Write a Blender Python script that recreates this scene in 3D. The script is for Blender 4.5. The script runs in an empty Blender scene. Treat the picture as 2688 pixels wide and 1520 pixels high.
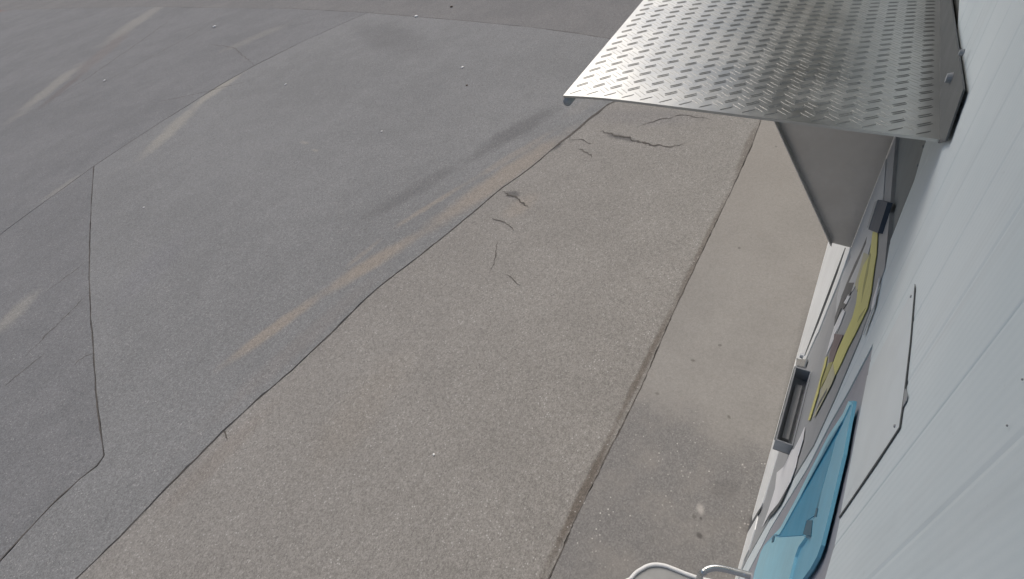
import bpy, bmesh, math, random
from mathutils import Vector, Matrix
random.seed(7)
scene = bpy.context.scene
COL = scene.collection

# ------------------------------------------------------------------ camera
# axes: X runs along the wall away from the camera, Y away from the wall, Z up
CAMH = 2.3
FPX = 1330.56                      # focal length in photo pixels (photo 2688 x 1520)
ROW = [(0.50663821, 0.19876674, -0.83893355),
       (-0.67653236, 0.69483732, -0.2439366),
       (0.53443586, 0.6911533, 0.48650327)]   # camera right / down / forward in (X, -Z, Y)
EYE = Vector((0, 0, CAMH))
def wv(r): return Vector((r[0], r[2], -r[1]))
right, down, fwd = wv(ROW[0]).normalized(), wv(ROW[1]), wv(ROW[2])
fwd = (fwd - right * fwd.dot(right)).normalized()
down = fwd.cross(right) * (1 if fwd.cross(right).dot(down) > 0 else -1)
cam = bpy.data.cameras.new('camera')
cam.sensor_width = 36.0
cam.lens = FPX / 2688 * 36
cam.clip_start = 0.004
cam.clip_end = 600
camo = bpy.data.objects.new('camera', cam)
COL.objects.link(camo)
M = Matrix((right, -down, -fwd)).transposed().to_4x4()
M.translation = EYE
camo.matrix_world = M
scene.camera = camo

# ------------------------------------------------------------------ world, sun, exposure
SUN_EL, SUN_AZ = math.radians(50), math.radians(40)   # azimuth measured from +X towards +Y
world = bpy.data.worlds.new('World')
scene.world = world
world.use_nodes = True
wn = world.node_tree
sky = wn.nodes.new('ShaderNodeTexSky')
sky.sky_type = 'NISHITA'
sky.sun_disc = False
sky.sun_elevation = SUN_EL
sky.sun_rotation = math.radians(90) - SUN_AZ
sky.air_density = 1.0
sky.dust_density = 4.0
sky.ozone_density = 1.0
bg = wn.nodes['Background']
bg.inputs['Strength'].default_value = 0.085
wn.links.new(sky.outputs[0], bg.inputs['Color'])
sun = bpy.data.lights.new('sun', 'SUN')
sun.energy = 1.2
sun.angle = math.radians(45)
sun.color = (1.0, 0.93, 0.84)
suno = bpy.data.objects.new('sun', sun)
COL.objects.link(suno)
sd = Vector((math.cos(SUN_EL) * math.cos(SUN_AZ), math.cos(SUN_EL) * math.sin(SUN_AZ), math.sin(SUN_EL)))
suno.rotation_euler = sd.to_track_quat('Z', 'Y').to_euler()
suno.location = (0, 0, 12)
scene.view_settings.view_transform = 'Standard'
scene.view_settings.look = 'None'
scene.view_settings.exposure = 0.52
scene.view_settings.gamma = 1.0

# ------------------------------------------------------------------ pixel -> place
def ray(p):
    return right * ((p[0] - 1344) / FPX) + down * ((p[1] - 760) / FPX) + fwd
def onz(p, z=0.0):
    d = ray(p); return EYE + d * ((z - CAMH) / d.z)
def onx(p, x):
    d = ray(p); return EYE + d * (x / d.x)
WY0, WYS = -0.046, -0.0156           # the wall's face: Y = WY0 + WYS * Z
def wy(z): return WY0 + WYS * z
def wal(p, off=0.0):
    d = ray(p)
    t = (WY0 + off + WYS * CAMH) / (d.y - WYS * d.z)
    q = EYE + d * t
    return q
S = 1.0439
def dp(pts): return [(x * S, y * S) for x, y in pts]
def cA(pts): return [(2080 + x / 4.853, 600 + y / 4.853) for x, y in pts]
def cB(pts): return [(1950 + x / 4.55, 880 + y / 4.55) for x, y in pts]
def c7(pts): return [(1995 + x / 2.774, 578 + y / 2.774) for x, y in pts]
def cC(pts): return [(1880 + x / 4.2825, 1180 + y / 4.2825) for x, y in pts]

# ------------------------------------------------------------------ object helpers
def link(name, bm, mat, parent=None, smooth=False):
    bmesh.ops.recalc_face_normals(bm, faces=bm.faces)
    me = bpy.data.meshes.new(name)
    bm.to_mesh(me); bm.free()
    if smooth:
        for f in me.polygons: f.use_smooth = True
    me.materials.append(mat)
    o = bpy.data.objects.new(name, me)
    COL.objects.link(o)
    if parent:
        o.parent = parent
        o.matrix_parent_inverse = Matrix.Translation(-parent.location) if parent.type == 'EMPTY' else Matrix()
    return o
def tag(o, label=None, cat=None, group=None, kind=None):
    if label: o['label'] = label
    if cat: o['category'] = cat
    if group: o['group'] = group
    if kind: o['kind'] = kind
    return o
def thing(name, loc, label, cat, group=None):
    o = bpy.data.objects.new(name, None)
    COL.objects.link(o); o.location = loc
    return tag(o, label, cat, group)
def add_poly(bm, pts, depth):
    """closed prism: outline pts (list of Vector) pushed by the vector depth"""
    a = [bm.verts.new(p) for p in pts]
    b = [bm.verts.new(Vector(p) + depth) for p in pts]
    n = len(a)
    f1 = bm.faces.new(a); f2 = bm.faces.new(b[::-1])
    for i in range(n):
        bm.faces.new((a[i], b[i], b[(i + 1) % n], a[(i + 1) % n]))
    bmesh.ops.triangulate(bm, faces=[f1, f2])
def add_box(bm, lo, hi):
    x0, y0, z0 = lo; x1, y1, z1 = hi
    v = [bm.verts.new((x, y, z)) for x in (x0, x1) for y in (y0, y1) for z in (z0, z1)]
    for q in ((0, 1, 3, 2), (4, 6, 7, 5), (0, 4, 5, 1), (2, 3, 7, 6), (0, 2, 6, 4), (1, 5, 7, 3)):
        bm.faces.new([v[i] for i in q])
def add_hexa(bm, bot, top):
    a = [bm.verts.new(p) for p in bot]; b = [bm.verts.new(p) for p in top]
    bm.faces.new(a); bm.faces.new(b[::-1])
    n = len(a)
    for i in range(n): bm.faces.new((a[i], a[(i + 1) % n], b[(i + 1) % n], b[i]))
def add_tube(bm, pts, r, seg=12, cap=True):
    pts = [Vector(p) for p in pts]
    rings = []; n = None
    for i, p in enumerate(pts):
        t = (pts[min(i + 1, len(pts) - 1)] - pts[max(i - 1, 0)]).normalized()
        if n is None: n = t.orthogonal().normalized()
        else: n = (n - t * n.dot(t)).normalized()
        b = t.cross(n)
        rr = r[i] if isinstance(r, (list, tuple)) else r
        rings.append([bm.verts.new(p + (n * math.cos(2 * math.pi * k / seg) + b * math.sin(2 * math.pi * k / seg)) * rr) for k in range(seg)])
    for a, b in zip(rings, rings[1:]):
        for k in range(seg): bm.faces.new((a[k], a[(k + 1) % seg], b[(k + 1) % seg], b[k]))
    if cap: bm.faces.new(rings[0][::-1]); bm.faces.new(rings[-1])
def smooth_path(pts, sub=6):
    pts = [Vector(p) for p in pts]; out = []
    for i in range(len(pts) - 1):
        p0, p1, p2, p3 = pts[max(i - 1, 0)], pts[i], pts[i + 1], pts[min(i + 2, len(pts) - 1)]
        for k in range(sub):
            t = k / sub
            out.append(0.5 * ((2 * p1) + (p2 - p0) * t + (2 * p0 - 5 * p1 + 4 * p2 - p3) * t * t + (3 * p1 - p0 - 3 * p2 + p3) * t ** 3))
    out.append(pts[-1]); return out

# ------------------------------------------------------------------ material helpers
class NT:
    def __init__(self, name):
        self.m = bpy.data.materials.new(name); self.m.use_nodes = True
        self.t = self.m.node_tree; self.b = self.t.nodes['Principled BSDF']
        g = self.t.nodes.new('ShaderNodeNewGeometry'); self.pos = g.outputs['Position']
    def n(self, kind, **kw):
        x = self.t.nodes.new(kind)
        for k, v in kw.items(): setattr(x, k, v)
        return x
    def put(self, sock, v):
        if isinstance(v, bpy.types.NodeSocket): self.t.links.new(v, sock)
        elif v is not None:
            if isinstance(v, (tuple, list)) and len(v) == 3 and sock.type == 'RGBA': v = (*v, 1)
            sock.default_value = v
    def math(self, op, a, b=None, c=None, clamp=False):
        x = self.n('ShaderNodeMath', operation=op, use_clamp=clamp)
        self.put(x.inputs[0], a); self.put(x.inputs[1], b); self.put(x.inputs[2], c)
        return x.outputs[0]
    def vec(self, op, a, b=None):
        x = self.n('ShaderNodeVectorMath', operation=op)
        self.put(x.inputs[0], a)
        if b is not None: self.put(x.inputs[1], b)
        return x.outputs['Value'] if op in ('DOT_PRODUCT', 'LENGTH', 'DISTANCE') else x.outputs[0]
    def noise(self, scale, detail=3, rough=0.55, vec=None, dist=0.0):
        x = self.n('ShaderNodeTexNoise'); self.put(x.inputs['Vector'], vec or self.pos)
        x.inputs['Scale'].default_value = scale; x.inputs['Detail'].default_value = detail
        x.inputs['Roughness'].default_value = rough; x.inputs['Distortion'].default_value = dist
        return x.outputs['Fac']
    def voro(self, scale, out='Color', vec=None, feature='F1'):
        x = self.n('ShaderNodeTexVoronoi', feature=feature); self.put(x.inputs['Vector'], vec or self.pos)
        x.inputs['Scale'].default_value = scale
        return x.outputs[out]
    def rng(self, v, a, b, c=0.0, d=1.0, smooth=True):
        x = self.n('ShaderNodeMapRange', interpolation_type='SMOOTHSTEP' if smooth else 'LINEAR')
        for i, q in enumerate((v, a, b, c, d)): self.put(x.inputs[i], q)
        return x.outputs[0]
    def mix(self, f, a, b, mode='MIX'):
        x = self.n('ShaderNodeMix', data_type='RGBA', blend_type=mode)
        self.put(x.inputs[0], f); self.put(x.inputs[6], a); self.put(x.inputs[7], b)
        return x.outputs[2]
    def sep(self, v):
        x = self.n('ShaderNodeSeparateXYZ'); self.put(x.inputs[0], v); return x.outputs
    def scalev(self, v, s):
        x = self.n('ShaderNodeMapping'); self.put(x.inputs['Vector'], v); x.inputs['Scale'].default_value = s
        return x.outputs[0]
    def bump(self, h, strength, dist, normal=None):
        x = self.n('ShaderNodeBump'); x.inputs['Strength'].default_value = strength; x.inputs['Distance'].default_value = dist
        self.put(x.inputs['Height'], h)
        if normal is not None: self.put(x.inputs['Normal'], normal)
        return x.outputs[0]
    def blob(self, p0, p1, wid, nscale=6.0, amp=0.9, soft=0.7):
        """worn or stained area along the ground line p0-p1, wid metres half-width, ragged edge"""
        c = (p0 + p1) / 2; d = (p1 - p0); L = d.length / 2 + wid; u = d.normalized(); v = Vector((-u.y, u.x, 0))
        q = self.vec('SUBTRACT', self.pos, tuple(c))
        a = self.math('DIVIDE', self.vec('DOT_PRODUCT', q, tuple(u)), L)
        b = self.math('DIVIDE', self.vec('DOT_PRODUCT', q, tuple(v)), wid)
        r = self.math('SQRT', self.math('ADD', self.math('MULTIPLY', a, a), self.math('MULTIPLY', b, b)))
        r = self.math('ADD', r, self.math('MULTIPLY', self.math('SUBTRACT', self.noise(nscale, 5, 0.7), 0.5), amp))
        return self.rng(r, 1.0, 1.0 - soft)
    def out(self, col=None, rough=None, metal=None, normal=None, spec=None):
        self.put(self.b.inputs['Base Color'], col); self.put(self.b.inputs['Roughness'], rough)
        self.put(self.b.inputs['Metallic'], metal)
        if normal is not None: self.put(self.b.inputs['Normal'], normal)
        if spec is not None: self.b.inputs['Specular IOR Level'].default_value = spec
        return self.m

def G(x, y): return onz((x * S, y * S))

def asphalt(name, c1, c2, specks=0.5, stains=(), bumpd=0.004, cell=240):
    t = NT(name)
    big = t.noise(0.55, 4, 0.6); mid = t.noise(3.2, 5, 0.65); fine = t.noise(38, 4, 0.7)
    col = t.mix(t.rng(t.math('ADD', t.math('MULTIPLY', big, 0.6), t.math('MULTIPLY', mid, 0.4)), 0.36, 0.64), c1, c2)
    for fac, sc in stains_eval(t, stains):
        col = t.mix(fac, col, sc)
    # aggregate: every chip its own tone, a few pale ones
    wob = t.n('ShaderNodeTexNoise'); wob.inputs['Scale'].default_value = 160; t.put(wob.inputs['Vector'], t.pos)
    jig = t.vec('ADD', t.pos, t.vec('MULTIPLY', t.vec('SUBTRACT', wob.outputs['Color'], (0.5, 0.5, 0.5)), (0.006, 0.006, 0.0)))
    chip = t.sep(t.voro(cell, 'Color', jig))
    grain = t.math('ADD', t.math('MULTIPLY', chip[0], 0.75), t.math('MULTIPLY', fine, 0.9))
    col = t.mix(1.0, col, t.n_gray(t.rng(grain, 0.25, 1.3, 0.70, 1.30, False)), 'MULTIPLY')
    agg = t.sep(t.voro(125, 'Color', jig)); blot = t.noise(15, 4, 0.7)
    col = t.mix(1.0, col, t.n_gray(t.rng(t.math('ADD', t.math('MULTIPLY', agg[0], 0.9), t.math('MULTIPLY', blot, 0.5)), 0.2, 1.2, 0.87, 1.13, False)), 'MULTIPLY')
    dk = t.rng(t.math('MULTIPLY', agg[2], t.rng(t.voro(125, 'Distance', jig), 0.6, 0.3)), 0.86, 0.96)
    col = t.mix(t.math('MULTIPLY', dk, 0.35), col, (0.09, 0.085, 0.08))
    chip2 = t.sep(t.voro(95, 'Color', jig))
    pale = t.rng(t.math('MULTIPLY', chip2[1], t.rng(t.voro(95, 'Distance', jig), 0.62, 0.3)), 0.875, 0.945)
    pale = t.math('MULTIPLY', pale, t.math('MULTIPLY', specks, t.rng(mid, 0.35, 0.65, 0.35, 1.0)))
    col = t.mix(pale, col, (0.47, 0.46, 0.44))
    h = t.math('ADD', t.math('MULTIPLY', t.voro(cell, 'Distance', jig), -0.6), t.math('MULTIPLY', fine, 0.8))
    h2 = t.math('ADD', h, t.math('MULTIPLY', blot, 1.2))
    return t.out(col, 0.92, 0.0, t.bump(h2, 0.55, bumpd), 0.12)
def n_gray(self, v):
    x = self.n('ShaderNodeCombineColor')
    for i in range(3): self.put(x.inputs[i], v)
    return x.outputs[0]
NT.n_gray = n_gray
def stains_eval(t, stains):
    for p0, p1, wid, strength, sc, ns, amp in stains:
        yield t.math('MULTIPLY', t.blob(p0, p1, wid, ns, amp), strength), sc

PALE = (0.30, 0.29, 0.26); TAN = (0.30, 0.265, 0.225); DARK = (0.088, 0.088, 0.09); BROWN = (0.142, 0.124, 0.106)
lot_stains = [
    (G(620, 172), G(470, 280), 0.17, 0.9, PALE, 5, 1.1),
    (G(500, 258), G(350, 405), 0.19, 0.75, PALE, 6, 1.2),
    (G(760, 100), G(600, 185), 0.10, 0.35, PALE, 5, 1.0),
    (G(1450, 318), G(1040, 600), 0.17, 0.95, (0.272, 0.246, 0.215), 4, 0.6),
    (G(1060, 585), G(800, 745), 0.11, 0.95, (0.275, 0.248, 0.215), 5, 0.6),
    (G(830, 725), G(545, 930), 0.085, 0.9, (0.275, 0.248, 0.215), 5, 0.6),
    (G(1000, 650), G(450, 1130), 0.12, 0.4, (0.225, 0.212, 0.2), 3, 0.6),
    (G(1420, 312), G(1150, 475), 0.07, 0.40, TAN, 5, 1.0),
    (G(1180, 455), G(980, 580), 0.05, 0.55, TAN, 6, 1.0),
    (G(960, 600), G(860, 680), 0.04, 0.35, TAN, 9, 1.3),
    (G(720, 790), G(580, 900), 0.03, 0.25, TAN, 9, 1.3),
    (G(1410, 262), G(1180, 400), 0.18, 0.42, DARK, 4, 0.9),
    (G(1180, 400), G(900, 560), 0.14, 0.30, DARK, 4, 0.9),
    (G(1500, 240), G(1430, 290), 0.12, 0.30, (0.26, 0.25, 0.23), 3, 0.7),
    (G(756, 356), G(775, 362), 0.035, 0.60, PALE, 9, 0.5),
    (G(785, 376), G(800, 380), 0.03, 0.60, PALE, 9, 0.5),
    (G(1060, 130), G(900, 60), 0.5, 0.25, DARK, 2, 0.8),
    (G(300, 760), G(450, 600), 0.25, 0.25, (0.2, 0.2, 0.215), 2, 0.8),
]
far_stains = [
    (G(215, 150), G(20, 310), 0.28, 0.55, PALE, 2.5, 1.0),
    (G(420, 2), G(250, 120), 0.45, 0.50, PALE, 1.5, 1.0),
    (G(330, 70), G(170, 210), 0.35, 0.35, (0.2, 0.17, 0.155), 2, 1.0),
    (G(225, 170), G(90, 280), 0.14, 0.45, (0.15, 0.13, 0.125), 2, 1.0),
    (G(720, 60), G(560, 130), 0.3, 0.30, PALE, 2, 1.0),
    (G(40, 16), G(-60, 30), 1.4, 0.75, (0.22, 0.135, 0.11), 0.6, 0.8),
    (G(75, 745), G(0, 830), 0.14, 0.55, PALE, 6, 1.0),
    (G(200, 440), G(100, 510), 0.10, 0.35, PALE, 6, 1.0),
]
strip_stains = [
    (G(1300, 490), G(1280, 485), 0.06, 0.65, DARK, 9, 0.9),
    (G(1410, 360), G(1385, 378), 0.05, 0.75, DARK, 9, 0.9),
    (G(1520, 335), G(1600, 355), 0.05, 0.65, DARK, 8, 1.0),
    (G(1330, 500), G(1280, 540), 0.12, 0.40, TAN, 6, 0.9),
    (G(1500, 290), G(1750, 300), 0.20, 0.40, (0.20, 0.195, 0.195), 3, 0.7),
    (G(700, 1000), G(400, 1300), 0.10, 0.14, (0.2, 0.15, 0.12), 4, 0.9),
    (G(800, 1180), G(1000, 900), 0.22, 0.15, (0.26, 0.225, 0.18), 3, 0.9),
    (G(1320, 1540), G(1580, 1005), 0.030, 0.9, BROWN, 9, 0.7),
    (G(1530, 1105), G(1700, 755), 0.026, 0.8, BROWN, 9, 0.7),
    (G(1655, 850), G(1855, 440), 0.030, 0.65, BROWN, 9, 0.7),
    (G(1838, 475), G(1912, 295), 0.045, 0.6, BROWN, 10, 0.9),
]
m_lot = asphalt('asphalt_lot', (0.197, 0.200, 0.199), (0.222, 0.225, 0.224), 0.7, lot_stains)
m_far = asphalt('asphalt_far', (0.172, 0.175, 0.177), (0.200, 0.202, 0.204), 0.6, far_stains)
m_strip = asphalt('asphalt_strip', (0.240, 0.230, 0.213), (0.270, 0.259, 0.240), 0.9, strip_stains)
m_back = asphalt('asphalt_back', (0.172, 0.171, 0.169), (0.198, 0.195, 0.191), 0.4)

def concrete_mat():
    t = NT('concrete_strip')
    mid = t.noise(2.2, 5, 0.6); fine = t.noise(60, 4, 0.7); sm = t.noise(11, 4, 0.6)
    col = t.mix(t.rng(mid, 0.38, 0.62), (0.252, 0.243, 0.226), (0.276, 0.266, 0.248))
    col = t.mix(t.rng(sm, 0.55, 0.8, 0, 0.25), col, (0.25, 0.23, 0.2))
    col = t.mix(t.rng(t.sep(t.pos)[0], 1.8, 3.6, 0, 0.5), col, (0.262, 0.24, 0.212))
    # near stretch: older dark tarred surface with pale chips, ragged border
    pos = t.sep(t.pos)
    edge = t.math('ADD', pos[0], t.math('MULTIPLY', t.math('SUBTRACT', t.noise(5, 5, 0.65), 0.5), 0.35))
    edge = t.math('ADD', edge, t.math('MULTIPLY', t.math('SUBTRACT', pos[1], 0.3), -0.15))
    old = t.rng(edge, 1.42, 1.22)
    chip = t.sep(t.voro(190)); chip2 = t.sep(t.voro(85))
    oldc = t.mix(t.rng(chip[0], 0.1, 0.9), (0.172, 0.168, 0.162), (0.228, 0.222, 0.213))
    oldc = t.mix(t.rng(t.noise(4, 4), 0.42, 0.68, 0, 0.7), oldc, (0.25, 0.238, 0.22))
    col = t.mix(old, col, oldc)
    pale = t.rng(t.math('MULTIPLY', chip2[1], t.rng(t.voro(85, 'Distance'), 0.55, 0.25)), 0.86, 0.95)
    pale = t.math('MULTIPLY', pale, t.rng(t.noise(3.0, 3), 0.4, 0.62, 0.0, 1.0))
    col = t.mix(t.math('MULTIPLY', pale, t.math('ADD', 0.12, t.math('MULTIPLY', old, 0.65))), col, (0.56, 0.54, 0.5))
    # oil spots / gum
    sp = t.voro(6.5, 'Distance'); sc = t.sep(t.voro(6.5))
    spot = t.math('MULTIPLY', t.rng(t.math('ADD', sp, t.math('MULTIPLY', fine, 0.05)), 0.10, 0.065), t.math('GREATER_THAN', sc[0], 0.62))
    col = t.mix(t.math('MULTIPLY', spot, 0.55), col, (0.11, 0.105, 0.095))
    for p0, p1, w_, st, c_, ns, am in [
        (G(1760, 1275), G(1762, 1285), 0.022, 0.7, (0.42, 0.4, 0.37), 20, 0.7),
        (G(1757, 1346), G(1760, 1349), 0.016, 0.8, (0.09, 0.085, 0.08), 25, 0.6),
        (G(1762, 1303), G(1763, 1306), 0.008, 0.8, (0.09, 0.085, 0.08), 25, 0.6),
        (G(1740, 907), G(1745, 908), 0.012, 0.7, (0.12, 0.115, 0.1), 25, 0.6),
        (G(1650, 990), G(1655, 992), 0.012, 0.6, (0.14, 0.135, 0.12), 25, 0.6),
        (G(1832, 1047), G(1834, 1052), 0.010, 0.7, (0.12, 0.115, 0.1), 25, 0.6),
        (G(1800, 1235), G(1850, 1225), 0.06, 0.35, (0.13, 0.125, 0.12), 8, 0.8),
        (G(2050, 700), G(1900, 1330), 0.03, 0.45, (0.18, 0.172, 0.16), 8, 0.9)]:
        col = t.mix(t.math('MULTIPLY', t.blob(p0, p1, w_, ns, am), st), col, c_)
    col = t.mix(1.0, col, t.n_gray(t.rng(t.math('ADD', fine, t.math('MULTIPLY', chip[2], 0.4)), 0.3, 1.1, 0.86, 1.14, False)), 'MULTIPLY')
    h = t.math('ADD', t.math('MULTIPLY', fine, t.math('ADD', 0.35, t.math('MULTIPLY', old, 0.9))), t.math('MULTIPLY', sm, 0.5))
    return t.out(col, 0.9, 0.0, t.bump(h, 0.4, 0.0035), 0.25)
m_conc = concrete_mat()

def dirt_mat():
    t = NT('joint_dirt')
    n = t.noise(30, 5, 0.7); c = t.mix(t.rng(n, 0.35, 0.65), (0.085, 0.079, 0.073), (0.13, 0.118, 0.105))
    return t.out(c, 0.95, 0.0, t.bump(n, 0.6, 0.006), 0.2)
m_dirt = dirt_mat()

def painted(name, col, rough=0.45, var=0.06, grime=0.0, grime_col=(0.3, 0.29, 0.26), bumps=0.15, scale=30, metal=0.0, spec=0.16):
    t = NT(name)
    n1 = t.noise(scale, 4, 0.6); n2 = t.noise(4, 4, 0.6)
    dk = tuple(c * (1 - var) for c in col); lt = tuple(min(1, c * (1 + var)) for c in col)
    c = t.mix(t.rng(t.math('ADD', t.math('MULTIPLY', n1, 0.5), t.math('MULTIPLY', n2, 0.5)), 0.35, 0.65), dk, lt)
    if grime:
        c = t.mix(t.rng(t.noise(9, 6, 0.75), 0.5, 0.78, 0, grime), c, grime_col)
    return t.out(c, t.rng(n2, 0.3, 0.7, rough - 0.06, rough + 0.08), metal, t.bump(n1, bumps, 0.0006), spec)

def wall_mat():
    t = NT('white_cladding')
    # fine vertical ribs of the sheet, streaky dirt
    sv = t.scalev(t.pos, (1, 1, 0.04))
    st = t.noise(45, 5, 0.7, sv); n2 = t.noise(5, 4, 0.6); pebble = t.noise(420, 2, 0.6)
    c = t.mix(t.rng(n2, 0.35, 0.65), (0.69, 0.775, 0.80), (0.74, 0.815, 0.835))
    c = t.mix(t.rng(st, 0.52, 0.8, 0, 0.35), c, (0.55, 0.585, 0.59))
    c = t.mix(t.rng(t.noise(2.2, 6, 0.7, t.scalev(t.pos, (6, 6, 1))), 0.5, 0.75, 0, 0.3), c, (0.52, 0.57, 0.58))
    c = t.mix(t.rng(t.noise(70, 5, 0.8), 0.62, 0.78, 0, 0.35), c, (0.42, 0.45, 0.45))
    x = t.sep(t.pos)[0]
    rib = t.math('SINE', t.math('MULTIPLY', x, 2 * math.pi / 0.0066))
    h = t.math('ADD', t.math('MULTIPLY', rib, 0.5), t.math('MULTIPLY', pebble, 0.8))
    return t.out(c, 0.5, 0.0, t.bump(h, 0.18, 0.0006), 0.25)
m_wall = wall_mat()
m_white = painted('white_paint', (0.84, 0.86, 0.85), 0.4, 0.04, 0.3, (0.5, 0.5, 0.47))
m_plate = painted('cover_plate_white', (0.705, 0.77, 0.79), 0.42, 0.03, 0.3, (0.55, 0.6, 0.61))
m_shade_eave = painted('shade_eave_grey', (0.07, 0.07, 0.068), 0.6, 0.08)
m_mgrey = painted('machine_grey', (0.38, 0.395, 0.405), 0.4, 0.05, 0.2, (0.24, 0.25, 0.26))
m_filler = painted('filler_grey', (0.25, 0.27, 0.27), 0.5, 0.06, 0.25, (0.2, 0.21, 0.2))
m_gwhite = painted('print_white', (0.86, 0.87, 0.88), 0.4, 0.03, 0.2, (0.45, 0.46, 0.46))
m_glight = painted('print_light_grey', (0.58, 0.60, 0.605), 0.4, 0.04, 0.2, (0.36, 0.38, 0.38))
m_gdark = painted('print_dark', (0.10, 0.108, 0.115), 0.4, 0.05)
m_yellow = painted('print_yellow', (0.72, 0.68, 0.24), 0.4, 0.06, 0.3, (0.56, 0.53, 0.2))
m_olive = painted('print_olive', (0.42, 0.40, 0.14), 0.4, 0.06)
m_cream = painted('print_cream', (0.55, 0.525, 0.36), 0.4, 0.05)
m_maroon = painted('print_maroon', (0.20, 0.155, 0.16), 0.4, 0.06)
m_blue = painted('blue_plastic', (0.19, 0.50, 0.67), 0.35, 0.06, 0.15, (0.15, 0.43, 0.6))
m_lblue = painted('light_blue_plastic', (0.36, 0.69, 0.81), 0.35, 0.05, 0.15, (0.29, 0.6, 0.73))
m_dblue = painted('blue_window', (0.055, 0.35, 0.54), 0.35, 0.06, spec=0.25)
m_dblue2 = painted('blue_grey_fitting', (0.05, 0.15, 0.22), 0.4, 0.08)
m_navy = painted('dark_fitting', (0.075, 0.095, 0.125), 0.4, 0.08)
m_tray = painted('tray_steel', (0.36, 0.38, 0.40), 0.45, 0.08, 0.3, (0.28, 0.3, 0.315), metal=0.2)
m_shade_pin = painted('edge_shade_pin_dark', (0.09, 0.10, 0.105), 0.6, 0.08)
m_rim = painted('bright_steel', (0.55, 0.57, 0.57), 0.3, 0.06, metal=0.9)
m_frame2 = painted('machine_frame_grey', (0.36, 0.37, 0.41), 0.42, 0.05, 0.2, (0.2, 0.21, 0.23))
m_tube = painted('white_tube', (0.72, 0.73, 0.72), 0.3, 0.03)
m_ttop = painted('table_top_grey', (0.33, 0.335, 0.325), 0.5, 0.06)
m_stone = painted('pale_stone', (0.78, 0.77, 0.74), 0.85, 0.12, bumps=0.6)
m_leaf = painted('dry_leaf', (0.07, 0.05, 0.035), 0.85, 0.2)

def alu_mat(name, col, rough, brush=0.5):
    t = NT(name)
    n2 = t.noise(7, 5, 0.65); sm = t.noise(60, 4, 0.7)
    c = t.mix(t.rng(n2, 0.35, 0.68), tuple(x * 0.86 for x in col), col)
    c = t.mix(t.rng(t.noise(16, 6, 0.75), 0.55, 0.8, 0, 0.3), c, tuple(x * 0.62 for x in col))
    r = t.rng(t.math('ADD', t.math('MULTIPLY', n2, 0.6), t.math('MULTIPLY', sm, 0.4)), 0.35, 0.65, rough - 0.05, rough + 0.07)
    return t.out(c, r, 1.0, t.bump(sm, 0.12, 0.0008))
m_alu = alu_mat('chequer_aluminium', (0.62, 0.63, 0.615), 0.36)
m_tread = alu_mat('tread_dark_aluminium', (0.33, 0.335, 0.33), 0.5)  # darker tone for the bars turned one way
m_tread2 = alu_mat('tread_aluminium', (0.46, 0.47, 0.46), 0.6)
m_sheet = alu_mat('galvanised_sheet', (0.66, 0.65, 0.635), 0.46)
m_up = painted('upstand_grey', (0.12, 0.13, 0.135), 0.5, 0.1, 0.3, (0.12, 0.13, 0.13), metal=0.3)

# ------------------------------------------------------------------ ground
bm = bmesh.new()
add_box(bm, (-160, -160, -1.0), (220, 260, -0.014))
ground = tag(link('ground', bm, m_back), 'dark ground sheet showing in the joints between the paving', kind='structure')

def slab(name, outline, mat, label, z=0.0, thick=0.03, jag=0.006, gap=0.003, step=0.05):
    pts = [Vector((p[0], p[1], 0)) for p in outline]
    area = sum(a.x * b.y - b.x * a.y for a, b in zip(pts, pts[1:] + pts[:1]))
    if area < 0: pts.reverse()
    ring = []
    for a, b in zip(pts, pts[1:] + pts[:1]):
        d = b - a; L = d.length
        dist = max(0.7, ((a + b) / 2).length)
        n = max(1, min(90, int(L / (step * dist / 2.5))))
        nin = Vector((-d.y, d.x, 0)).normalized()
        for k in range(n):
            j = gap + (random.random() ** 2) * jag
            ring.append(a + d * (k / n) + nin * j + Vector((random.uniform(-1, 1), random.uniform(-1, 1), 0)) * jag * 0.25)
    from mathutils.geometry import delaunay_2d_cdt
    n = len(ring)
    vs, es, fs, *_ = delaunay_2d_cdt([Vector((p.x, p.y)) for p in ring], [(i, (i + 1) % n) for i in range(n)], [], 1, 1e-5)
    bm = bmesh.new()
    top = [bm.verts.new((p.x, p.y, z)) for p in vs]
    use = {}
    for f in fs:
        bm.faces.new([top[i] for i in f])
        for q in range(3):
            e = tuple(sorted((f[q], f[(q + 1) % 3]))); use[e] = use.get(e, 0) + 1
    bot = {}
    for (i, j), c in use.items():
        if c == 1:
            for q in (i, j):
                if q not in bot: bot[q] = bm.verts.new((vs[q].x, vs[q].y, z - thick))
            bm.faces.new((top[i], top[j], bot[j], bot[i]))
    return tag(link(name, bm, mat), label, kind='structure')
def gp(pts): return [onz((x * S, y * S)) for x, y in pts]
def ext(a, b, L):
    a, b = Vector(a), Vector(b); return b + (b - a).normalized() * L

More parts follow.
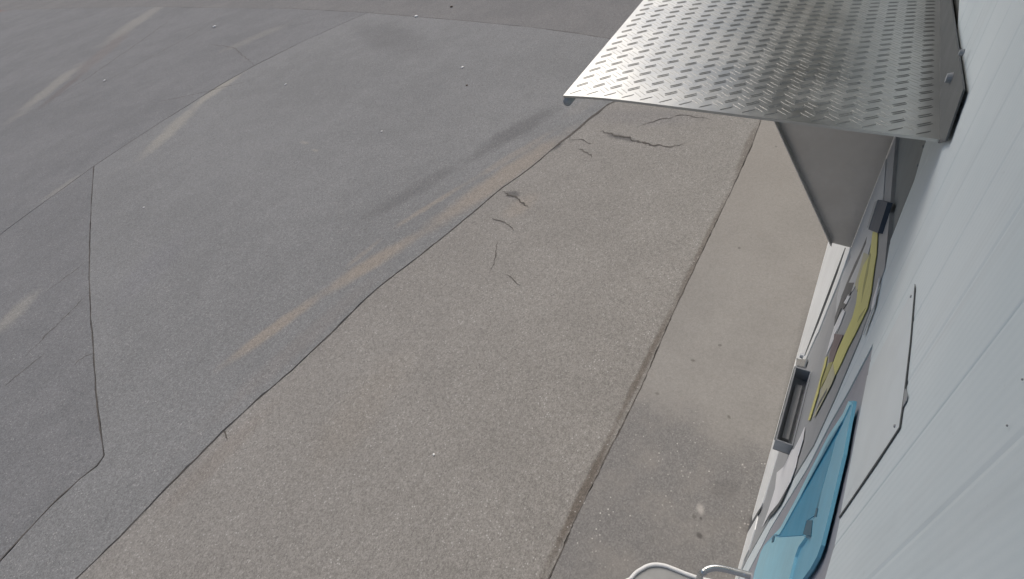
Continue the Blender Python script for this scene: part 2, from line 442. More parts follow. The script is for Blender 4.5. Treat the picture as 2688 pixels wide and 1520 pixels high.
S1 = gp([(190, 1456), (300, 1350), (420, 1225), (560, 1085), (640, 1010), (735, 930), (820, 850), (905, 765), (960, 715), (1040, 655), (1140, 575), (1200, 525), (1265, 470), (1310, 440), (1360, 400), (1400, 365), (1440, 335), (1480, 300), (1530, 262), (1560, 250)])
S2 = gp([(0, 1410), (60, 1345), (130, 1270), (200, 1205), (245, 1170), (262, 1145), (255, 1090), (243, 1000), (238, 930), (235, 880), (228, 800), (224, 700), (226, 600), (230, 500), (236, 418)])
S3 = gp([(236, 418), (300, 375), (400, 310), (480, 260), (560, 210), (640, 165), (760, 105), (860, 60), (925, 32)])
S3L = gp([(236, 418), (150, 480), (60, 545), (0, 590)])
S4 = gp([(60, 24), (200, 20), (380, 17), (560, 20), (730, 21), (925, 32), (1050, 42), (1200, 55), (1340, 69), (1440, 82), (1520, 95)])
S5 = gp([(1382, 1456), (1440, 1320), (1610, 980), (1700, 770), (1830, 500), (1890, 370), (1918, 290)])
s1a = ext(S1[1], S1[0], 3.0); s1b = ext(S1[-4], S1[-1], 2.6)
s2a = ext(S2[1], S2[0], 3.0); s3l = ext(S3L[-2], S3L[-1], 12.0)
s4a = ext(S4[2], S4[0], 30); s4b = ext(S4[-3], S4[-1], 4.5)
s5a = ext(S5[1], S5[0], 3.0); s5b = ext(S5[-3], S5[-1], 5.0)
i925 = 5
slab('asphalt_lot', [s1a] + S1 + [s1b, s4b] + S4[:i925 - 1:-1] + S3[-2::-1] + S2[-2::-1] + [s2a], m_lot, 'grey asphalt of the parking lot, main surface')
slab('asphalt_patch', [s2a] + S2 + S3L[1:] + [s3l, Vector((-10, 14, 0)), Vector((-9, 4, 0))], m_far, 'older grey asphalt patch bounded by a bent crack')
slab('asphalt_lot', S3[:-1] + S4[i925::-1] + [s4a, Vector((-12, 45, 0)), s3l] + S3L[:0:-1], m_far, 'worn far asphalt with pale drag marks')
slab('asphalt_lot', S4 + [s4b, Vector((40, -1, 0)), Vector((90, 10, 0)), Vector((90, 160, 0)), Vector((-30, 160, 0)), s4a], m_back, 'far asphalt beyond the long straight joint', z=-0.005, jag=0.012, gap=0.004)
slab('asphalt_strip', [s1a] + S1 + [s1b, s5b] + S5[::-1] + [s5a], m_strip, 'brownish asphalt strip between the cracked joint and the concrete', z=-0.002, jag=0.005, gap=0.0012)
slab('concrete_strip', [Vector((S5[0].x - 3, wy(0) - .02, 0)), s5a] + S5 + [s5b, Vector((s5b.x, wy(0) - .02, 0))], m_conc, 'pale concrete strip along the foot of the white wall', z=0.004, jag=0.004, gap=0.0005, step=0.03)

def crack(pts, w, label=None):
    """crumbled crack: narrow ragged sunken-looking strip of dirt"""
    path = [onz((x * S, y * S), 0.0008) for x, y in pts]
    bm = bmesh.new(); fine = []
    for a, b in zip(path, path[1:]):
        n = max(2, int((b - a).length / 0.02))
        fine += [a.lerp(b, k / n) for k in range(n)]
    fine.append(path[-1]); prev = None; N = len(fine)
    off = 0
    for i, p in enumerate(fine):
        d = (fine[min(i + 1, N - 1)] - fine[max(i - 1, 0)]).normalized(); nv = Vector((-d.y, d.x, 0))
        off = off * 0.7 + random.uniform(-1, 1) * w * 0.9
        ww = w * (0.25 + random.random()) * min(1, 4 * min(i, N - 1 - i) / N + 0.1)
        c = p + nv * off
        cur = (bm.verts.new(c + nv * ww / 2), bm.verts.new(c - nv * ww / 2))
        if prev: bm.faces.new((prev[0], prev[1], cur[1], cur[0]))
        prev = cur
    return link('crack', bm, m_dirt, ground)
def seam(path, w, z=0.0052):
    bm = bmesh.new(); fine = []
    for a, b in zip(path, path[1:]):
        dist = max(0.8, ((a + b) / 2).length); n = max(2, min(120, int((b - a).length / (0.012 * dist))))
        fine += [a.lerp(b, k / n) for k in range(n)]
    fine.append(path[-1]); prev = None; N = len(fine); off = 0; ww = w
    for i, p in enumerate(fine):
        d = (fine[min(i + 1, N - 1)] - fine[max(i - 1, 0)]).normalized(); nv = Vector((-d.y, d.x, 0))
        off = off * 0.8 + random.uniform(-1, 1) * w * 0.35
        ww = ww * 0.6 + 0.4 * w * (0.1 + 1.6 * random.random() ** 2)
        c = Vector((p.x, p.y, z)) + nv * off
        cur = (bm.verts.new(c + nv * ww / 2), bm.verts.new(c - nv * ww / 2))
        if prev: bm.faces.new((prev[0], prev[1], cur[1], cur[0]))
        prev = cur
    return link('joint_dirt', bm, m_dirt, ground)
seam(S1[:9], 0.007, 0.0012); seam(S1[8:16], 0.009, 0.0012); seam(S1[15:] + [s1b], 0.022, 0.0012)
seam(S2, 0.009, 0.0012); seam(S3, 0.010, 0.0012); seam(S3L, 0.007, 0.0012); seam(S4 + [s4b], 0.012, 0.0012)
seam([s5a] + S5 + [s5b], 0.006)
for pts, w in [
    ([(1505, 330), (1540, 338), (1580, 348), (1610, 360), (1665, 368), (1720, 360)], 0.022),
    ([(1425, 352), (1460, 352), (1495, 362)], 0.010),
    ([(1450, 372), (1475, 385), (1492, 395)], 0.016),
    ([(1265, 480), (1300, 500), (1330, 520)], 0.018),
    ([(1230, 548), (1270, 558), (1295, 580)], 0.008),
    ([(1250, 600), (1245, 660), (1230, 690)], 0.006),
    ([(1600, 320), (1660, 300), (1710, 290), (1790, 300)], 0.010),
    ([(1270, 690), (1310, 718)], 0.006),
    ([(555, 1085), (572, 1105)], 0.010),
    ([(236, 885), (200, 905), (190, 920)], 0.012),
    ([(226, 735), (170, 790), (110, 850), (60, 900)], 0.010),
    ([(226, 650), (160, 700), (100, 745)], 0.008),
    ([(0, 980), (60, 930), (120, 880)], 0.009),
    ([(100, 268), (230, 190), (330, 120), (400, 70), (440, 40)], 0.02),
    ([(180, 250), (330, 170), (470, 95), (560, 40)], 0.016),
    ([(640, 165), (590, 120), (520, 110)], 0.014),
    ([(640, 200), (500, 235), (380, 260)], 0.014)]:
    crack(pts, w)

def pebble(px, py, r, mat, label, cat='stone', flat=0.4):
    c = onz((px * S, py * S), 0.0)
    bm = bmesh.new()
    bmesh.ops.create_icosphere(bm, subdivisions=2, radius=r)
    for v in bm.verts:
        v.co *= 1 + random.uniform(-0.16, 0.16)
        v.co.z *= flat; v.co.x *= 1.25
    rot = Matrix.Rotation(random.uniform(0, 6), 4, 'Z')
    for v in bm.verts: v.co = rot @ v.co + c + Vector((0, 0, r * flat * 0.8))
    return tag(link('pebble' if cat == 'stone' else 'litter', bm, mat, smooth=True), label, cat, 'loose bits on the asphalt')
pebble(540, 68, 0.035, m_stone, 'pale stone among pale drag marks near the long far joint')
pebble(1047, 42, 0.028, m_stone, 'pale stone lying on the long far joint of the lot')
pebble(263, 203, 0.022, m_stone, 'small white pebble between the pale drag marks')
pebble(718, 213, 0.015, m_stone, 'small white pebble on open asphalt by the slanting joint')
pebble(1163, 170, 0.018, m_stone, 'white pebble on open asphalt near a dark scrap')
pebble(960, 331, 0.011, m_stone, 'tiny white pebble in the middle of the lot')
pebble(362, 522, 0.010, m_stone, 'tiny white pebble beside the bent crack')
pebble(1174, 215, 0.014, m_leaf, 'dark scrap lying on open asphalt near a white pebble', 'litter', 0.3)
pebble(1135, 17, 0.022, m_leaf, 'dark scrap lying beyond the long far joint', 'litter', 0.3)
pebble(1091, 1143, 0.006, m_stone, 'tiny pale pebble on the brownish asphalt strip')
pebble(1942, 1064, 0.004, m_stone, 'tiny pale pebble on the concrete beside the steel tray')

# ------------------------------------------------------------------ building
building = thing('building', (0.5, -0.3, 0), 'white ribbed metal wall of a building beside the lot', 'building')
def W(pts, off=0.0): return [wal(p, off) for p in pts]
IN = Vector((0, -1, 0))
V3px = [(2292, 901), (2225, 1030), (2183, 1104), (2120, 1227), (2022, 1387), (2001, 1430)]
V2px = [(1963, 1467), (2006, 1391), (2069, 1282), (2137, 1172), (2195, 1045), (2260, 890), (2324, 707), (2337, 632), (2371, 545), (2400, 473), (2432, 362)]
v3 = W(V3px); v2 = W(V2px)
H4 = W([(2292, 901), (2275, 1003), (2249, 1148), (2213, 1324), (2191, 1430), (2166, 1518)])
H4.append(H4[-1] + (H4[-1] - H4[-2]) * 12)
def m2top(x):
    if x >= H4[0].x: return H4[0].z
    for a, b in zip(H4, H4[1:]):
        if b.x <= x <= a.x: return a.z + (b.z - a.z) * (x - a.x) / (b.x - a.x)
    return H4[-1].z
out = [(-2.2, m2top(-0.2)), (-0.2, m2top(-0.2))] + [(p.x, p.z) for p in H4[-2:0:-1]]
out += [(p.x, p.z) for p in v3] + [(0.60, 0.0), (0.70, 0.0)]
out += [(p.x, p.z) for p in v2] + [(0.75, 1.99), (2.6, 1.93), (2.6, 0.0), (8, 0), (8, 2.77), (-2.2, 2.77)]
bm = bmesh.new()
fv = [bm.verts.new((x, wy(z), z)) for x, z in out]
face = bm.faces.new(fv)
g0, gper = 0.157, 0.066
k = int((-2.2 - g0) / gper)
while g0 + k * gper < 3.2:
    gx = g0 + k * gper
    for dx in (-0.003, 0, 0.003):
        bmesh.ops.bisect_plane(bm, geom=bm.verts[:] + bm.edges[:] + bm.faces[:], plane_co=(gx + dx, 0, 0), plane_no=(1, 0, 0), dist=1e-6)
    for v in bm.verts:
        if abs(v.co.x - gx) < 1e-4: v.co.y -= 0.0005
    k += 1
r = bmesh.ops.extrude_face_region(bm, geom=bm.faces[:])
for v in [e for e in r['geom'] if isinstance(e, bmesh.types.BMVert)]: v.co.y -= 0.06
bmesh.ops.triangulate(bm, faces=bm.faces[:])
link('wall', bm, m_wall, building)
# backing behind the openings, far side of the building
bm = bmesh.new(); add_box(bm, (-2.2, -4.5, 0.0), (8, -0.30, 2.77)); link('core', bm, m_filler, building)
# unseen eave above the camera, added to darken canopy reflection and upper wall
bm = bmesh.new(); add_box(bm, (-2.4, -4.6, 2.78), (8.2, 0.46, 2.92)); link('shade_eave', bm, m_shade_eave, building)

# cover plate with screws over the near machine
plate_px = [(2401, 752), (2388, 898), (2373, 1034), (2360, 1122), (2202, 1357)]
pl = W(plate_px, 0.0006)
low = [Vector((p.x, wy(m2top(p.x) + 0.001) + 0.0006, m2top(p.x) + 0.001)) for p in (pl[0], pl[-1])]
bm = bmesh.new(); add_poly(bm, pl + [low[1], low[0]], IN * 0.006)
cover = link('cover_plate', bm, m_plate, building)
def disc(name, p, r, h, mat, parent, seg=14):
    bm = bmesh.new(); bmesh.ops.create_cone(bm, cap_ends=True, segments=seg, radius1=r, radius2=r * 0.75, depth=h)
    for v in bm.verts: v.co = Matrix.Rotation(math.radians(-90), 4, 'X') @ v.co + p
    return link(name, bm, mat, parent)
for p in ((2391, 778), (2348, 1118)):
    disc('screw', wal(p, 0.001), 0.0014, 0.001, m_tray, cover)
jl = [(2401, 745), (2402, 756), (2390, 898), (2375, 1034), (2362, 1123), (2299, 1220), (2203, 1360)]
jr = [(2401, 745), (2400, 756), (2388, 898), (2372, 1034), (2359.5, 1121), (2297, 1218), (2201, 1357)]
bm = bmesh.new(); add_poly(bm, W(jl + jr[:0:-1], 0.0009), IN * 0.0004); link('joint', bm, m_shade_pin, cover)  # painted dark strip standing in for the shadow line at the plate edge
bm = bmesh.new(); add_poly(bm, W([(2375, 1020), (2381, 1040), (2378, 1052), (2369, 1068)], 0.0012), IN * 0.0005)
link('edge_chip', bm, m_tray, cover)
disc('rivet', wal((2683, 996), 0.001), 0.0005, 0.0005, m_mgrey, building)
disc('rivet', wal((2643, 1117), 0.001), 0.0005, 0.0005, m_mgrey, building)

# ------------------------------------------------------------------ far machine (grey with printed stripes)
m1 = thing('vending_machine', (0.95, -0.15, 0), 'grey wall vending machine with yellow and white printed stripes under the canopy', 'vending machine')
topl = [(2352, 372), (2341, 508), (2334, 603), (2324, 707)]
jamb = [(2260, 890), (2195, 1045), (2137, 1172), (2069, 1282), (2006, 1391), (1963, 1467)]
body = W(topl + jamb)
bodyp = [Vector((p.x + (0.004 if i > 3 else 0), wy(p.z) + 0.001, p.z)) for i, p in enumerate(body)]
outl = bodyp + [Vector((0.70, wy(0.06) + 0.001, 0.06)), Vector((2.45, wy(0.06) + .001, 0.06)), Vector((2.45, wy(1.6) + .001, 1.6)), Vector((1.35, wy(1.66) + .001, 1.66))]
bm = bmesh.new(); add_poly(bm, outl, IN * 0.2); face1 = link('front_panel', bm, m_mgrey, m1)
# panel above, tucked under the canopy
fl = W([(2432, 366), (2400, 473), (2371, 545), (2337, 632), (2325, 700), (2334, 600), (2341, 505), (2352, 368)], -0.004)
fl = [Vector((p.x + (0.004 if i < 5 else -0.004), p.y, p.z)) for i, p in enumerate(fl)]
bm = bmesh.new(); add_poly(bm, fl + [Vector((1.35, wy(1.67) - .004, 1.672)), Vector((2.45, wy(1.6) - .004, 1.612)), Vector((2.45, wy(1.93) - .004, 1.925)), Vector((0.76, wy(1.985) - .004, 1.985))], IN * 0.05)
link('upper_panel', bm, m_filler, m1)
for p in ((2424, 385), (2426, 402), (2410, 435)): disc('screw', wal(p, -0.003), 0.002, 0.003, m_tray, m1)
# white skirt at the foot and its pin line
def skirt(pts, name, mat, off, par=m1, dep=0.004):
    bm = bmesh.new()
    v = []
    for p in W(pts, off):
        if p.z < 0.006: p = Vector((p.x, wy(0.006) + off, 0.006))
        v.append(p)
    add_poly(bm, v, IN * dep); return link(name, bm, mat, par)
def base(p, off=0.004):
    """point of the wall's foot seen along the photo's row of pixel p"""
    lo, hi = 0.05, 6.0
    for _ in range(50):
        mid = (lo + hi) / 2
        q = Vector((mid, wy(0.006) + off, 0.006)) - EYE
        v = 760 + FPX * q.dot(down) / q.dot(fwd)
        if v > p[1]: lo = mid
        else: hi = mid
    return Vector((mid, wy(0.006) + off, 0.006))
bm = bmesh.new()
add_poly(bm, [base((0, 600)), base((0, 760)), base((0, 940))] + W(cB([(745, 300), (800, 170), (870, 10)]) + cA([(330, 1310), (420, 1080), (560, 740), (660, 470), (735, 255)]) , 0.004) + [Vector((1.5, wy(1.25) + .004, 1.25))], IN * 0.0035)
sk = link('skirt', bm, m_white, m1)
skirt(c7([(618, 200), (560, 380), (500, 540), (420, 745), (322, 985), (326, 987), (426, 747), (505, 542), (564, 382), (623, 201)]), 'pin_line', m_shade_pin, 0.0047, m1, 0.0006)
# lower skirt along the foot
bm = bmesh.new()
rt = W(cC([(730, -120), (695, 5), (600, 330), (520, 600), (470, 720), (430, 900), (360, 1130), (312, 1240)]), 0.004)
add_poly(bm, [base((0, 940)), base((0, 1180)), base((0, 1300)), base((0, 1400)), base((0, 1500)), base((0, 1640)), Vector((0.60, wy(0.2) + .004, 0.2))] + rt[::-1], IN * 0.0035)
link('skirt', bm, m_white, m1)
skirt(cC([(515, 625), (470, 690), (400, 810), (325, 945), (345, 945), (420, 810), (488, 690)]), 'slot', m_gdark, 0.0052, m1, 0.001)
# printed stripes
PR = [
 ('print_wedge', m_glight, [(2325, 417), (2318, 522), (2309, 600), (2296, 606), (2290, 625), (2272, 690), (2240, 760), (2205, 800), (2235, 690), (2230, 652), (2262, 573)]),
 ('print_stripe', m_glight, c7([(735, 150), (775, 122), (700, 305), (640, 440), (590, 560), (540, 765), (548, 700), (560, 560), (600, 400), (680, 230)])),
 ('print_line', m_gdark, c7([(778, 118), (770, 170), (705, 325), (645, 455), (685, 455), (655, 545), (640, 540), (602, 605), (628, 612), (605, 648), (592, 640), (540, 768), (545, 705), (580, 600), (625, 470), (690, 315), (745, 200)])),
 ('print_stripe', m_cream, c7([(755, 235), (805, 258), (745, 395), (705, 520), (690, 470), (728, 345)])),
 ('print_letter', m_gwhite, c7([(640, 548), (654, 556), (626, 612), (608, 600)])),
 ('print_stripe', m_gwhite, c7([(605, 650), (616, 668), (582, 760), (545, 825), (535, 870), (492, 960), (476, 1000), (510, 870), (540, 775), (580, 690)])),
 ('print_block', m_maroon, c7([(540, 828), (603, 835), (560, 940), (530, 1030), (500, 1040), (507, 960), (536, 870)])),
 ('print_band', m_yellow, c7([(820, 85), (856, 80), (846, 250), (830, 345), (805, 530), (780, 640), (735, 735), (690, 830), (640, 925), (592, 1035), (545, 1130), (500, 1130), (560, 960), (612, 840), (670, 712), (700, 600), (720, 430), (750, 330), (797, 255)])),
 ('print_line', m_olive, c7([(800, 230), (808, 250), (782, 400), (747, 560), (737, 608), (750, 480), (780, 330)])),
 ('print_line', m_olive, c7([(768, 640), (742, 690), (708, 742), (722, 700)])),
 ('print_line', m_gwhite, c7([(868, 410), (860, 470), (827, 635), (806, 655), (822, 570), (850, 480)])),
 ('print_line', m_glight, c7([(838, 600), (752, 835), (745, 828), (792, 690)])),
 ('print_stripe', m_yellow, c7([(475, 1000), (490, 990), (470, 1080), (440, 1170), (420, 1270), (362, 1456), (348, 1456), (385, 1330), (430, 1180)])),
 ('print_line', m_olive, c7([(500, 1040), (530, 1030), (490, 1130), (436, 1230), (456, 1150), (480, 1080)])),
 ('print_stripe', m_cream, c7([(530, 1040), (543, 1132), (520, 1190), (402, 1420), (388, 1440), (422, 1340), (442, 1240), (492, 1130)])),
 ('print_line', m_gdark, c7([(490, 1220), (482, 1255), (402, 1398), (432, 1320)])),
 ('print_flake', m_gwhite, cC([(850, 0), (930, -10), (890, 200), (830, 370), (700, 600), (600, 720), (515, 870), (580, 700), (660, 440), (680, 260), (760, 190)])),
 ('print_flake', m_gwhite, cB([(735, 1095), (715, 1250), (660, 1440), (560, 1440), (620, 1340), (690, 1200)])),
 ('print_line', m_gdark, cC([(830, 370), (700, 600), (610, 720), (560, 800), (640, 720), (720, 610)])),
]
for i, (nm, mt, px) in enumerate(PR):
    skirt(px, nm, mt, 0.0022 + 0.00025 * i * 0.35, m1, 0.0008)
# lock
lk = cB([(650, 285), (760, 285), (730, 375), (630, 355)])
skirt(lk, 'lock_plate', m_rim, 0.008, m1, 0.004)
disc('lock', wal(cB([(705, 245)])[0], 0.009), 0.012, 0.012, m_tray, m1)
# steel tray
rim_i = [wal(p) for p in cB([(840, 440), (600, 1320)])]
zr = (rim_i[0].z + rim_i[1].z) / 2
ti = [onz(p, zr) for p in cB([(840, 440), (600, 1320)])]
to = [onz(p, zr) for p in cB([(640, 372), (380, 1242)])]
bm = bmesh.new()
hgt, th = 0.045, 0.0025
xs = ((ti[0].x + to[0].x) / 2, (ti[1].x + to[1].x) / 2)
yi = wy(zr) + 0.002; yo = (to[0].y + to[1].y) / 2
x1, x0 = xs
add_box(bm, (x0, yi, zr - hgt), (x1, yo, zr - hgt + th))
add_box(bm, (x0, yi, zr - hgt), (x0 + th, yo, zr)); add_box(bm, (x1 - th, yi, zr - hgt), (x1, yo, zr))
add_box(bm, (x0 + th, yo - th, zr - hgt + th), (x1 - th, yo, zr)); add_box(bm, (x0 + th, yi, zr - hgt + th), (x1 - th, yi + th, zr))
tray = link('tray', bm, m_tray, m1)
bm = bmesh.new(); add_box(bm, (x0, yo + 0.0005, zr - 0.004), (x1, yo + 0.003, zr + 0.001)); link('tray_rim', bm, m_rim, tray)
bm = bmesh.new(); add_box(bm, (x0 + 0.03, yi + 0.010, zr - hgt + th + .001), (x1 - 0.03, yo - 0.012, zr - hgt + th + 0.012)); link('tray_insert', bm, m_mgrey, tray)
# coin box
cb = [wal(p) for p in ((2303, 525), (2332, 533), (2306, 612), (2277, 601))]
cx0, cx1 = min(cb[2].x, cb[3].x), max(cb[0].x, cb[1].x)
bm = bmesh.new(); add_poly(bm, W([(2304, 524), (2330, 531), (2304, 612), (2279, 602)], 0.007), IN * 0.006)
cbx = link('coin_box', bm, m_navy, m1)
bm = bmesh.new(); add_poly(bm, W([(2296, 530), (2303, 526), (2280, 600), (2276, 596)], 0.008), IN * 0.006)
link('coin_box_side', bm, m_mgrey, cbx)

# ------------------------------------------------------------------ near machine (blue)
m2 = thing('vending_machine', (0.1, -0.15, 0), 'bright blue wall vending machine with dark blue window beside the white pillar', 'vending machine')
fr = [Vector((p.x - 0.003, wy(p.z) - 0.001, p.z - (0.003 if i == 0 else 0))) for i, p in enumerate(v3)]
bm = bmesh.new()
add_poly(bm, fr + [Vector((0.59, wy(0.0) - .001, 0.0)), Vector((-0.9, wy(0) - .001, 0.0)), Vector((-0.9, wy(1.7) - .001, m2top(-0.2) - .003)), Vector((-0.2, wy(1.7) - .001, m2top(-0.2) - .003))] + [Vector((p.x, wy(p.z) - .001, p.z - .002)) for p in H4[-2:0:-1]], IN * 0.2)
link('frame', bm, m_frame2, m2)
def c6(pts): return [(1838 + x / 3.097, 1050 + y / 3.097) for x, y in pts]
left_e = c6([(1205, 10), (1160, 110), (1040, 290), (900, 560), (780, 800), (650, 1040), (600, 1092), (520, 1180), (490, 1240), (440, 1400), (425, 1480)])
right_e = c6([(1247, 5), (1212, 200), (1170, 440), (1110, 690), (1050, 940), (990, 1180), (955, 1280), (905, 1375), (830, 1480)])
bm = bmesh.new(); add_poly(bm, W(left_e[::-1] + right_e, 0.002), IN * 0.004)
shell = link('shell', bm, m_blue, m2)
lip_in = c6([(1215, 40), (1165, 150), (1055, 310), (925, 560), (805, 800), (680, 1030), (640, 1095)])
bm = bmesh.new(); add_poly(bm, W(left_e[:7] + lip_in[::-1], 0.0045), IN * 0.003); link('left_rim', bm, m_lblue, m2)
rim_in = c6([(1222, 60), (1150, 215), (1100, 320), (1062, 480), (1003, 680), (945, 930), (915, 985), (905, 1110), (872, 1230), (832, 1330), (755, 1480)])
rim_out = c6([(1243, 30), (1206, 210), (1164, 440), (1104, 690), (1044, 940), (984, 1176), (948, 1274), (896, 1368), (815, 1480)])
bm = bmesh.new(); add_poly(bm, W(rim_out[::-1] + rim_in, 0.0050), IN * 0.003); link('right_rim', bm, m_blue, m2)
win = c6([(1180, 130), (1150, 212), (1098, 320), (1060, 480), (1000, 680), (940, 930), (860, 985), (832, 1098), (640, 1112), (690, 1025), (812, 800), (930, 565), (1060, 320)])
bm = bmesh.new(); add_poly(bm, W(win, 0.0028), IN * 0.001); link('window', bm, m_dblue, m2)
shelf = c6([(610, 1108), (640, 1118), (838, 1104), (852, 1118), (800, 1190), (770, 1270), (715, 1480), (430, 1480), (442, 1400), (492, 1242), (523, 1183)])
bm = bmesh.new(); add_poly(bm, W(shelf, 0.0048), IN * 0.003); link('lower_panel', bm, m_lblue, m2)
for nm, px in (('handle', c6([(868, 975), (912, 978), (898, 1102), (834, 1090)])), ('hinge', c6([(943, 875), (955, 880), (942, 950), (928, 942)])), ('keyhole', c6([(596, 1100), (606, 1110), (596, 1150), (580, 1158), (584, 1125)]))):
    bm = bmesh.new(); add_poly(bm, W(px, 0.0056), IN * 0.0015); link(nm, bm, m_dblue2, m2)

# ------------------------------------------------------------------ canopy
can = thing('canopy', (0.55, -0.08, 1.99), 'small aluminium chequer plate canopy projecting from the white wall', 'canopy')
P0 = onz((1477, 243), 2.013)                    # near outer corner
P1 = onz((1683, 0), 2.003)
out_dir = (P1 - P0); P1 = P0 + out_dir * (0.95 / out_dir.x)
F0 = wal((2462, 362), 0.004); F1 = wal((2465, 0), 0.004)
fd = (F1 - F0); F0 = F0 - fd * ((F0.x - P0.x) / fd.x); F0 = wal((2468, 366), 0.004)
F1 = F0 + fd * ((P1.x - F0.x) / fd.x)
def cs(u, v):
    """u 0 at outer edge, 1 at the wall; v 0 near end, 1 far end"""
    a = P0.lerp(P1, v); b = F0.lerp(F1, v)
    p = a.lerp(b, u)
    e = max(0.0, 1 - u / 0.22)
    return p + Vector((0, 0, -0.004 * e * e))   # outer edge rolls gently down
bm = bmesh.new(); NU, NV = 28, 24
gr = [[bm.verts.new(cs(i / NU, j / NV)) for i in range(NU + 1)] for j in range(NV + 1)]
for j in range(NV):
    for i in range(NU): bm.faces.new((gr[j][i], gr[j][i + 1], gr[j + 1][i + 1], gr[j + 1][i]))
r = bmesh.ops.extrude_face_region(bm, geom=bm.faces[:])
for v in [e for e in r['geom'] if isinstance(e, bmesh.types.BMVert)]: v.co.z -= 0.003
sheet = link('plate', bm, m_alu, can)
# raised treads: staggered pairs of bars, alternately turned
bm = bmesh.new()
WID, LEN = (F0 - P0).length, (P1 - P0).length
PU, PV = 0.0232, 0.0240
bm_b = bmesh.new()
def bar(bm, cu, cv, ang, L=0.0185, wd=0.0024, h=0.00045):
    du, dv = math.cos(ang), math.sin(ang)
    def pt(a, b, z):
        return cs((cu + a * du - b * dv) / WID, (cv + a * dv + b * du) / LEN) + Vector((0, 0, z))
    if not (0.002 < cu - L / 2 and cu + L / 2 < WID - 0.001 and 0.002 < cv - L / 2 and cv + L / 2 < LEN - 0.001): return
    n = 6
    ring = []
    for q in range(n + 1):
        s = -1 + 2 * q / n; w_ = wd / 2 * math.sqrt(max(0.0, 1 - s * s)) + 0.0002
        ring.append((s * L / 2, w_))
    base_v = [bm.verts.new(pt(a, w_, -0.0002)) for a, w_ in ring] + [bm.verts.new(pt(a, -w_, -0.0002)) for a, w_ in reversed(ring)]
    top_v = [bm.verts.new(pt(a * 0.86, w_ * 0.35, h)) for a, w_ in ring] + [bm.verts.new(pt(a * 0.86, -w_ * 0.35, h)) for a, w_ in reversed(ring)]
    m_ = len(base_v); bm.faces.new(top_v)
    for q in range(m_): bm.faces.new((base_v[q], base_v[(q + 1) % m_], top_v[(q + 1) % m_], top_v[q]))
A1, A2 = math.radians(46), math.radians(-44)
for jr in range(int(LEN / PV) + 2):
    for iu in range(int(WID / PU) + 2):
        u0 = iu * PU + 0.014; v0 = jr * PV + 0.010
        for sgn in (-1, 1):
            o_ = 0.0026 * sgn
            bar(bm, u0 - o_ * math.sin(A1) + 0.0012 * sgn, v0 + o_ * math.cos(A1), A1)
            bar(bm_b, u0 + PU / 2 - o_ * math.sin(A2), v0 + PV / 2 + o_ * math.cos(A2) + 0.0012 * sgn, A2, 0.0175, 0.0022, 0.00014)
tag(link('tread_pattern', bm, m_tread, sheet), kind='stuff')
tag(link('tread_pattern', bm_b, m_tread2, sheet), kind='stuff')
# rolled tube at the outer edge
bm = bmesh.new()
tb = [cs(0.012, v) + Vector((0, 0, -0.0085)) for v in (0.0, 0.25, 0.5, 0.75, 1.0)]
add_tube(bm, tb, 0.0058, 14); link('edge_tube', bm, m_tray, can, True)
# upstand against the wall
T0 = wal((2534, 235), 0.003); T1 = wal((2500, 0), 0.003); td = T1 - T0; T1 = T0 + td * ((F1.x - T0.x) / td.x)
bm = bmesh.new(); add_poly(bm, [F0 + Vector((0.0, -.001, -.004)), wal((2487, 370), 0.003), T0, T1, F1], Vector((0, 0.0015, 0)))
up = link('upstand', bm, m_up, can)
disc('bolt', wal((2493, 205), 0.006), 0.006, 0.006, m_tray, up)
disc('bolt', wal((2524, 138), 0.006), 0.0035, 0.004, m_tray, up)
# triangular side panel below
c1, c2 = wal((2350, 350), 0.003), wal((2233, 650), 0.003)
xd = (c2.x - c1.x) / (c2.z - c1.z)
def onpanel(p):
    d = ray(p)   # plane x = c1.x + xd*(z - c1.z)
    t = (c1.x + xd * (CAMH - c1.z)) / (d.x - xd * d.z); return EYE + d * t
f1, f2 = onpanel((2030, 298)), onpanel((2183, 637))
def up_to(a, b, z): return a + (a - b) * ((z - a.z) / (a.z - b.z))
ztop = min(cs(0.1, (c1.x - P0.x) / LEN).z, cs(0.9, (c1.x - P0.x) / LEN).z) - 0.006
f0 = up_to(f1, f2, ztop); c0 = up_to(c1, c2, ztop - 0.03)
bm = bmesh.new(); add_poly(bm, [c0, c2, f2, f0], Vector((0.002, 0, 0)))
pn = link('side_panel', bm, m_sheet, can)
# folded lip on its sloping edge
e = (f2 - f0).normalized(); inn = Vector((0, -1, 0)); inn = (inn - e * inn.dot(e)).normalized()
bm = bmesh.new(); add_hexa(bm, [f0 + Vector((-0.014, 0, 0)), f0 + Vector((-0.014, 0, 0)) + inn * 0.002, f0 + inn * 0.002 + Vector((-.0005, 0, 0)), f0 + Vector((-.0005, 0, 0))],
                           [f2 + Vector((-0.014, 0, 0)), f2 + Vector((-0.014, 0, 0)) + inn * 0.002, f2 + inn * 0.002 + Vector((-.0005, 0, 0)), f2 + Vector((-.0005, 0, 0))])
link('folded_lip', bm, m_sheet, pn)

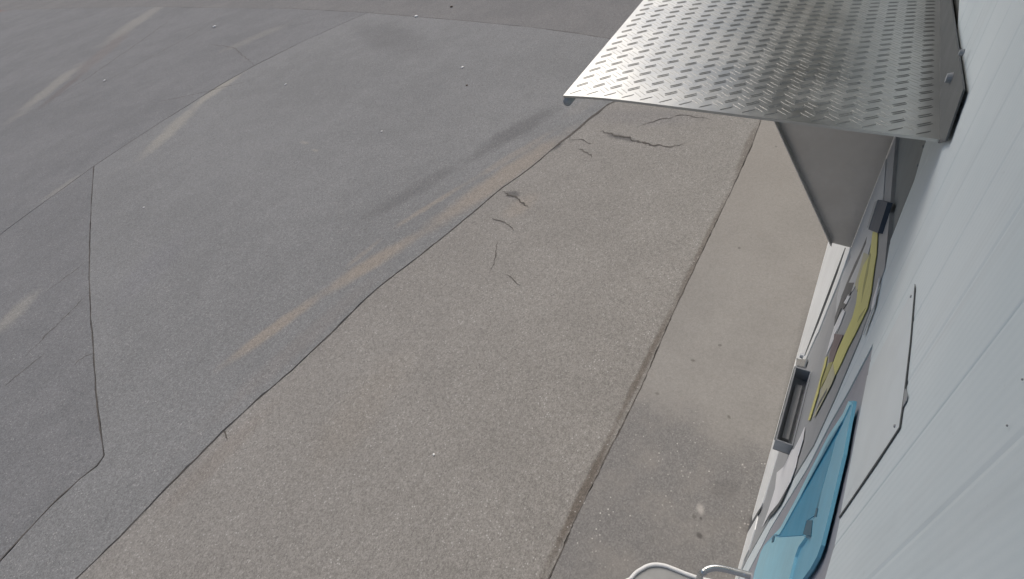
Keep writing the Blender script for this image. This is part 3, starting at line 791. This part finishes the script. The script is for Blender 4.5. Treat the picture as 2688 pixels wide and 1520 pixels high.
# ------------------------------------------------------------------ side table and grab rail at the bottom edge
ZT = 0.45
tab = thing('side_table', (0.36, 0.1, 0), 'small low metal table with white tube rim and grey top', 'table')
rim_px = [(1655, 1520), (1668, 1505), (1684, 1494), (1702, 1485), (1722, 1482), (1745, 1485), (1770, 1494), (1800, 1506), (1838, 1519)]
rp = [onz(p, ZT) for p in rim_px]
back = [Vector((0.545, 0.02, ZT)), Vector((0.53, 0.0, ZT)), Vector((0.36, 0.0, ZT)), Vector((0.18, 0.0, ZT)), Vector((0.15, 0.02, ZT)), Vector((0.15, 0.13, ZT)), Vector((0.16, 0.28, ZT)), Vector((0.19, 0.315, ZT)), Vector((0.30, 0.305, ZT)), Vector((0.38, 0.285, ZT))]
loop = smooth_path(rp + back + [rp[0]], 5)
bm = bmesh.new(); add_tube(bm, loop, 0.0062, 12); link('rim', bm, m_tube, tab, True)
bm = bmesh.new(); add_poly(bm, [Vector((p.x, p.y, ZT - 0.003)) for p in loop[:-1]], Vector((0, 0, -0.004))); link('top', bm, m_ttop, tab)
for x, y in ((0.19, 0.04), (0.49, 0.04), (0.2, 0.27), (0.44, 0.2)):
    bm = bmesh.new(); add_tube(bm, [(x, y, ZT - 0.01), (x, y, 0.004)], 0.009, 12); link('leg', bm, m_tube, tab, True)
ZR = 0.80
rail_px = [(1846, 1502), (1850, 1498), (1860, 1493), (1877, 1490), (1900, 1493), (1935, 1502), (1985, 1516)]
rr = [onz(p, ZR) for p in rail_px]
d = (rr[-1] - rr[-2]).normalized()
endp = rr[-1] + d * ((wy(ZR) + 0.016 - rr[-1].y) / d.y)
drop = [rr[0] + Vector((-0.004, 0.006, -0.5)), rr[0] + Vector((-0.004, 0.006, -0.2)), rr[0] + Vector((-0.003, 0.005, -0.03))]
bm = bmesh.new(); add_tube(bm, smooth_path([Vector((drop[0].x, drop[0].y, 0.005))] + drop + rr + [endp], 5), 0.0085, 14)
tag(link('grab_rail', bm, m_rim, None, True), 'bent steel rail from the ground to the blue machine', 'rail')
